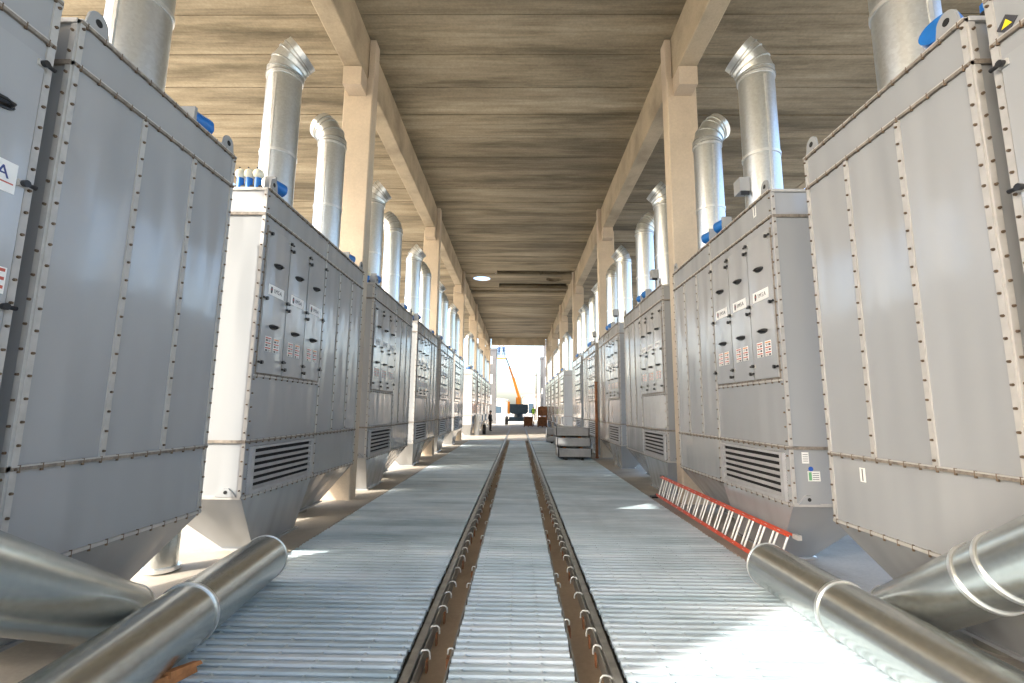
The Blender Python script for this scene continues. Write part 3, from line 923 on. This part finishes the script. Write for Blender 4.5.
for x in (-2.73, -1.62):
    for yy in (.27, .93): mb.bar((x, yy, 8.45), (x, yy, 9.5), .04, .04)
for z in (9.0, 9.5):
    for yy in (.27, .93): mb.bar((-2.73, yy, z), (-1.62, yy, z), .04, .04)
    for x in (-2.73, -1.62): mb.bar((x, .27, z), (x, .93, z), .04, .04)
mb.build('basket_rail', M['lift_dark'], root)
tag(root, 'orange boom lift with dark counterweight parked beyond the open end', 'lift')
person('person in blue overalls in the lift basket, on its outer end', (-2.50, LY + .6, 8.48), 3.1, M['cloth_blue'], None, 'reach')
person('person in blue overalls in the lift basket, next to the boom', (-1.90, LY + .6, 8.48), .2, M['cloth_blue'], None, 'reach')

# outside: frame pillars, pole, low buildings
def pillar(x0, x1, y, h, label, wins):
    root = empty('concrete_tower', ((x0 + x1) / 2, y, 0)); w = (x1 - x0) / 2
    mb = MB(); mb.box(-w, w, 0, 1.6, -.03, h); mb.box(-w - .06, w + .06, -.06, 1.66, h - .3, h); mb.build('tower_wall', M['pillar'], root)
    for (a, b, z0, z1) in wins:
        mb = MB(); mb.box(a, b, -.02, .03, z0, z1); mb.build('tower_panel', M['wall_white'], root)
    tag(root, label, 'tower')
pillar(-4.3, -2.99, 64, 10.2, 'grey concrete tower with pale panels seen outside beside the boom lift', [(-.3, .15, 5.3, 6.6), (-.3, .15, 8.0, 9.0), (-.35, .1, 2.6, 3.8)])
pillar(3.05, 3.47, 64, 9.05, 'slim grey concrete tower outside behind the stacked crates', [(-.1, .12, 4.0, 4.8)])
pillar(3.75, 4.9, 68, 12.0, 'tall pale-panelled tower outside behind the slim grey tower', [(-.4, .3, 5.2, 6.6), (-.4, .3, 8.0, 9.6)])
root = empty('utility_pole', (3.42, 90, -.03)); mb = MB(); mb.cyl((0, 0, 0), (0, 0, 9.1), .16, .11, 12); mb.build('pole_shaft', M['pole'], root)
mb = MB(); mb.box(-1.0, 1.0, -.06, .06, 8.4, 8.55); mb.build('crossarm', M['pole'], root)
for x in (-.9, -.4, .4, .9):
    mb = MB(); mb.cyl((x, 0, 8.55), (x, 0, 8.8), .05, .03, 8); mb.build('insulator', M['helmet'], root)
tag(root, 'weathered utility pole with crossarm far outside the open end', 'pole')
def shed(x0, x1, y0, y1, h, label, nwin):
    root = empty('warehouse', ((x0 + x1) / 2, y0, -.03)); w = (x1 - x0) / 2
    mb = MB(); mb.box(-w, w, 0, y1 - y0, 0, h); mb.build('warehouse_wall', M['bldg'], root)
    mb = MB(); mb.prism([(-w - .5, h), (w + .5, h), (w + .5, h + .25), (0, h + 1.6), (-w - .5, h + .25)], 1, -.5, y1 - y0 + .5); mb.build('warehouse_roof', M['bldg_roof'], root)
    for i in range(nwin):
        x = -w + (i + .5) * 2 * w / nwin
        mb = MB(); mb.box(x - .7, x + .7, -.05, .03, 1.0, h * .65); mb.build('warehouse_window', M['lift_dark'], root)
    tag(root, label, 'building')
shed(-24, -3.0, 118, 135, 4.2, 'low pale warehouse far outside behind the boom lift', 6)
shed(1.5, 22, 128, 145, 5.5, 'pale warehouse far outside behind the utility pole', 5)

# ------------------------------------------------------------------ light, sky, camera
w = bpy.data.worlds.new('sky'); SC.world = w; w.use_nodes = True
nt = w.node_tree; bg = nt.nodes['Background']
sky = nt.nodes.new('ShaderNodeTexSky'); sky.sky_type = 'NISHITA'; sky.sun_disc = False
SUNV = Vector((1, .70, -.76)).normalized()
sky.sun_elevation = math.asin(-SUNV.z); sky.sun_rotation = math.atan2(-SUNV.x, -SUNV.y)
sky.air_density = 1.0; sky.dust_density = 3.5; sky.ozone_density = 1.0
nt.links.new(sky.outputs['Color'], bg.inputs['Color']); bg.inputs['Strength'].default_value = .6
sl = bpy.data.lights.new('sun', 'SUN'); sl.energy = 6.2; sl.angle = .009; sl.color = (1, .95, .85)
so = bpy.data.objects.new('sun', sl); COL.objects.link(so); so.location = (-30, -20, 30)
so.rotation_euler = SUNV.to_track_quat('-Z', 'Y').to_euler()

f, pi, ya, ro, cx, h = 470.74, .144, .0142, .010, .0307, 1.8544
cd = bpy.data.cameras.new('camera'); cam = bpy.data.objects.new('camera', cd); COL.objects.link(cam); SC.camera = cam
cd.sensor_width = 36; cd.lens = f / 1024 * 36; cd.clip_end = 600; cd.clip_start = .05
Rt = Vector((math.cos(ya), math.sin(ya), 0)); Fh = Vector((-math.sin(ya), math.cos(ya), 0)); Up = Vector((0, 0, 1))
F = Fh * math.cos(pi) + Up * math.sin(pi); U = Up * math.cos(pi) - Fh * math.sin(pi)
# roll: picture turned clockwise by ro
R2 = Rt * math.cos(ro) + U * math.sin(ro) ; U2 = U * math.cos(ro) - Rt * math.sin(ro)
mw = Matrix((R2, U2, -F)).transposed().to_4x4(); mw.translation = Vector((cx, 0, h))
cam.matrix_world = mw

vs = SC.view_settings
vs.view_transform = 'Standard'; vs.look = 'None'; vs.gamma = 1; vs.use_curve_mapping = False
vs.exposure = .30
cy = SC.cycles
cy.max_bounces = 10; cy.diffuse_bounces = 6; cy.glossy_bounces = 4; cy.sample_clamp_indirect = 8
cy.use_denoising = True
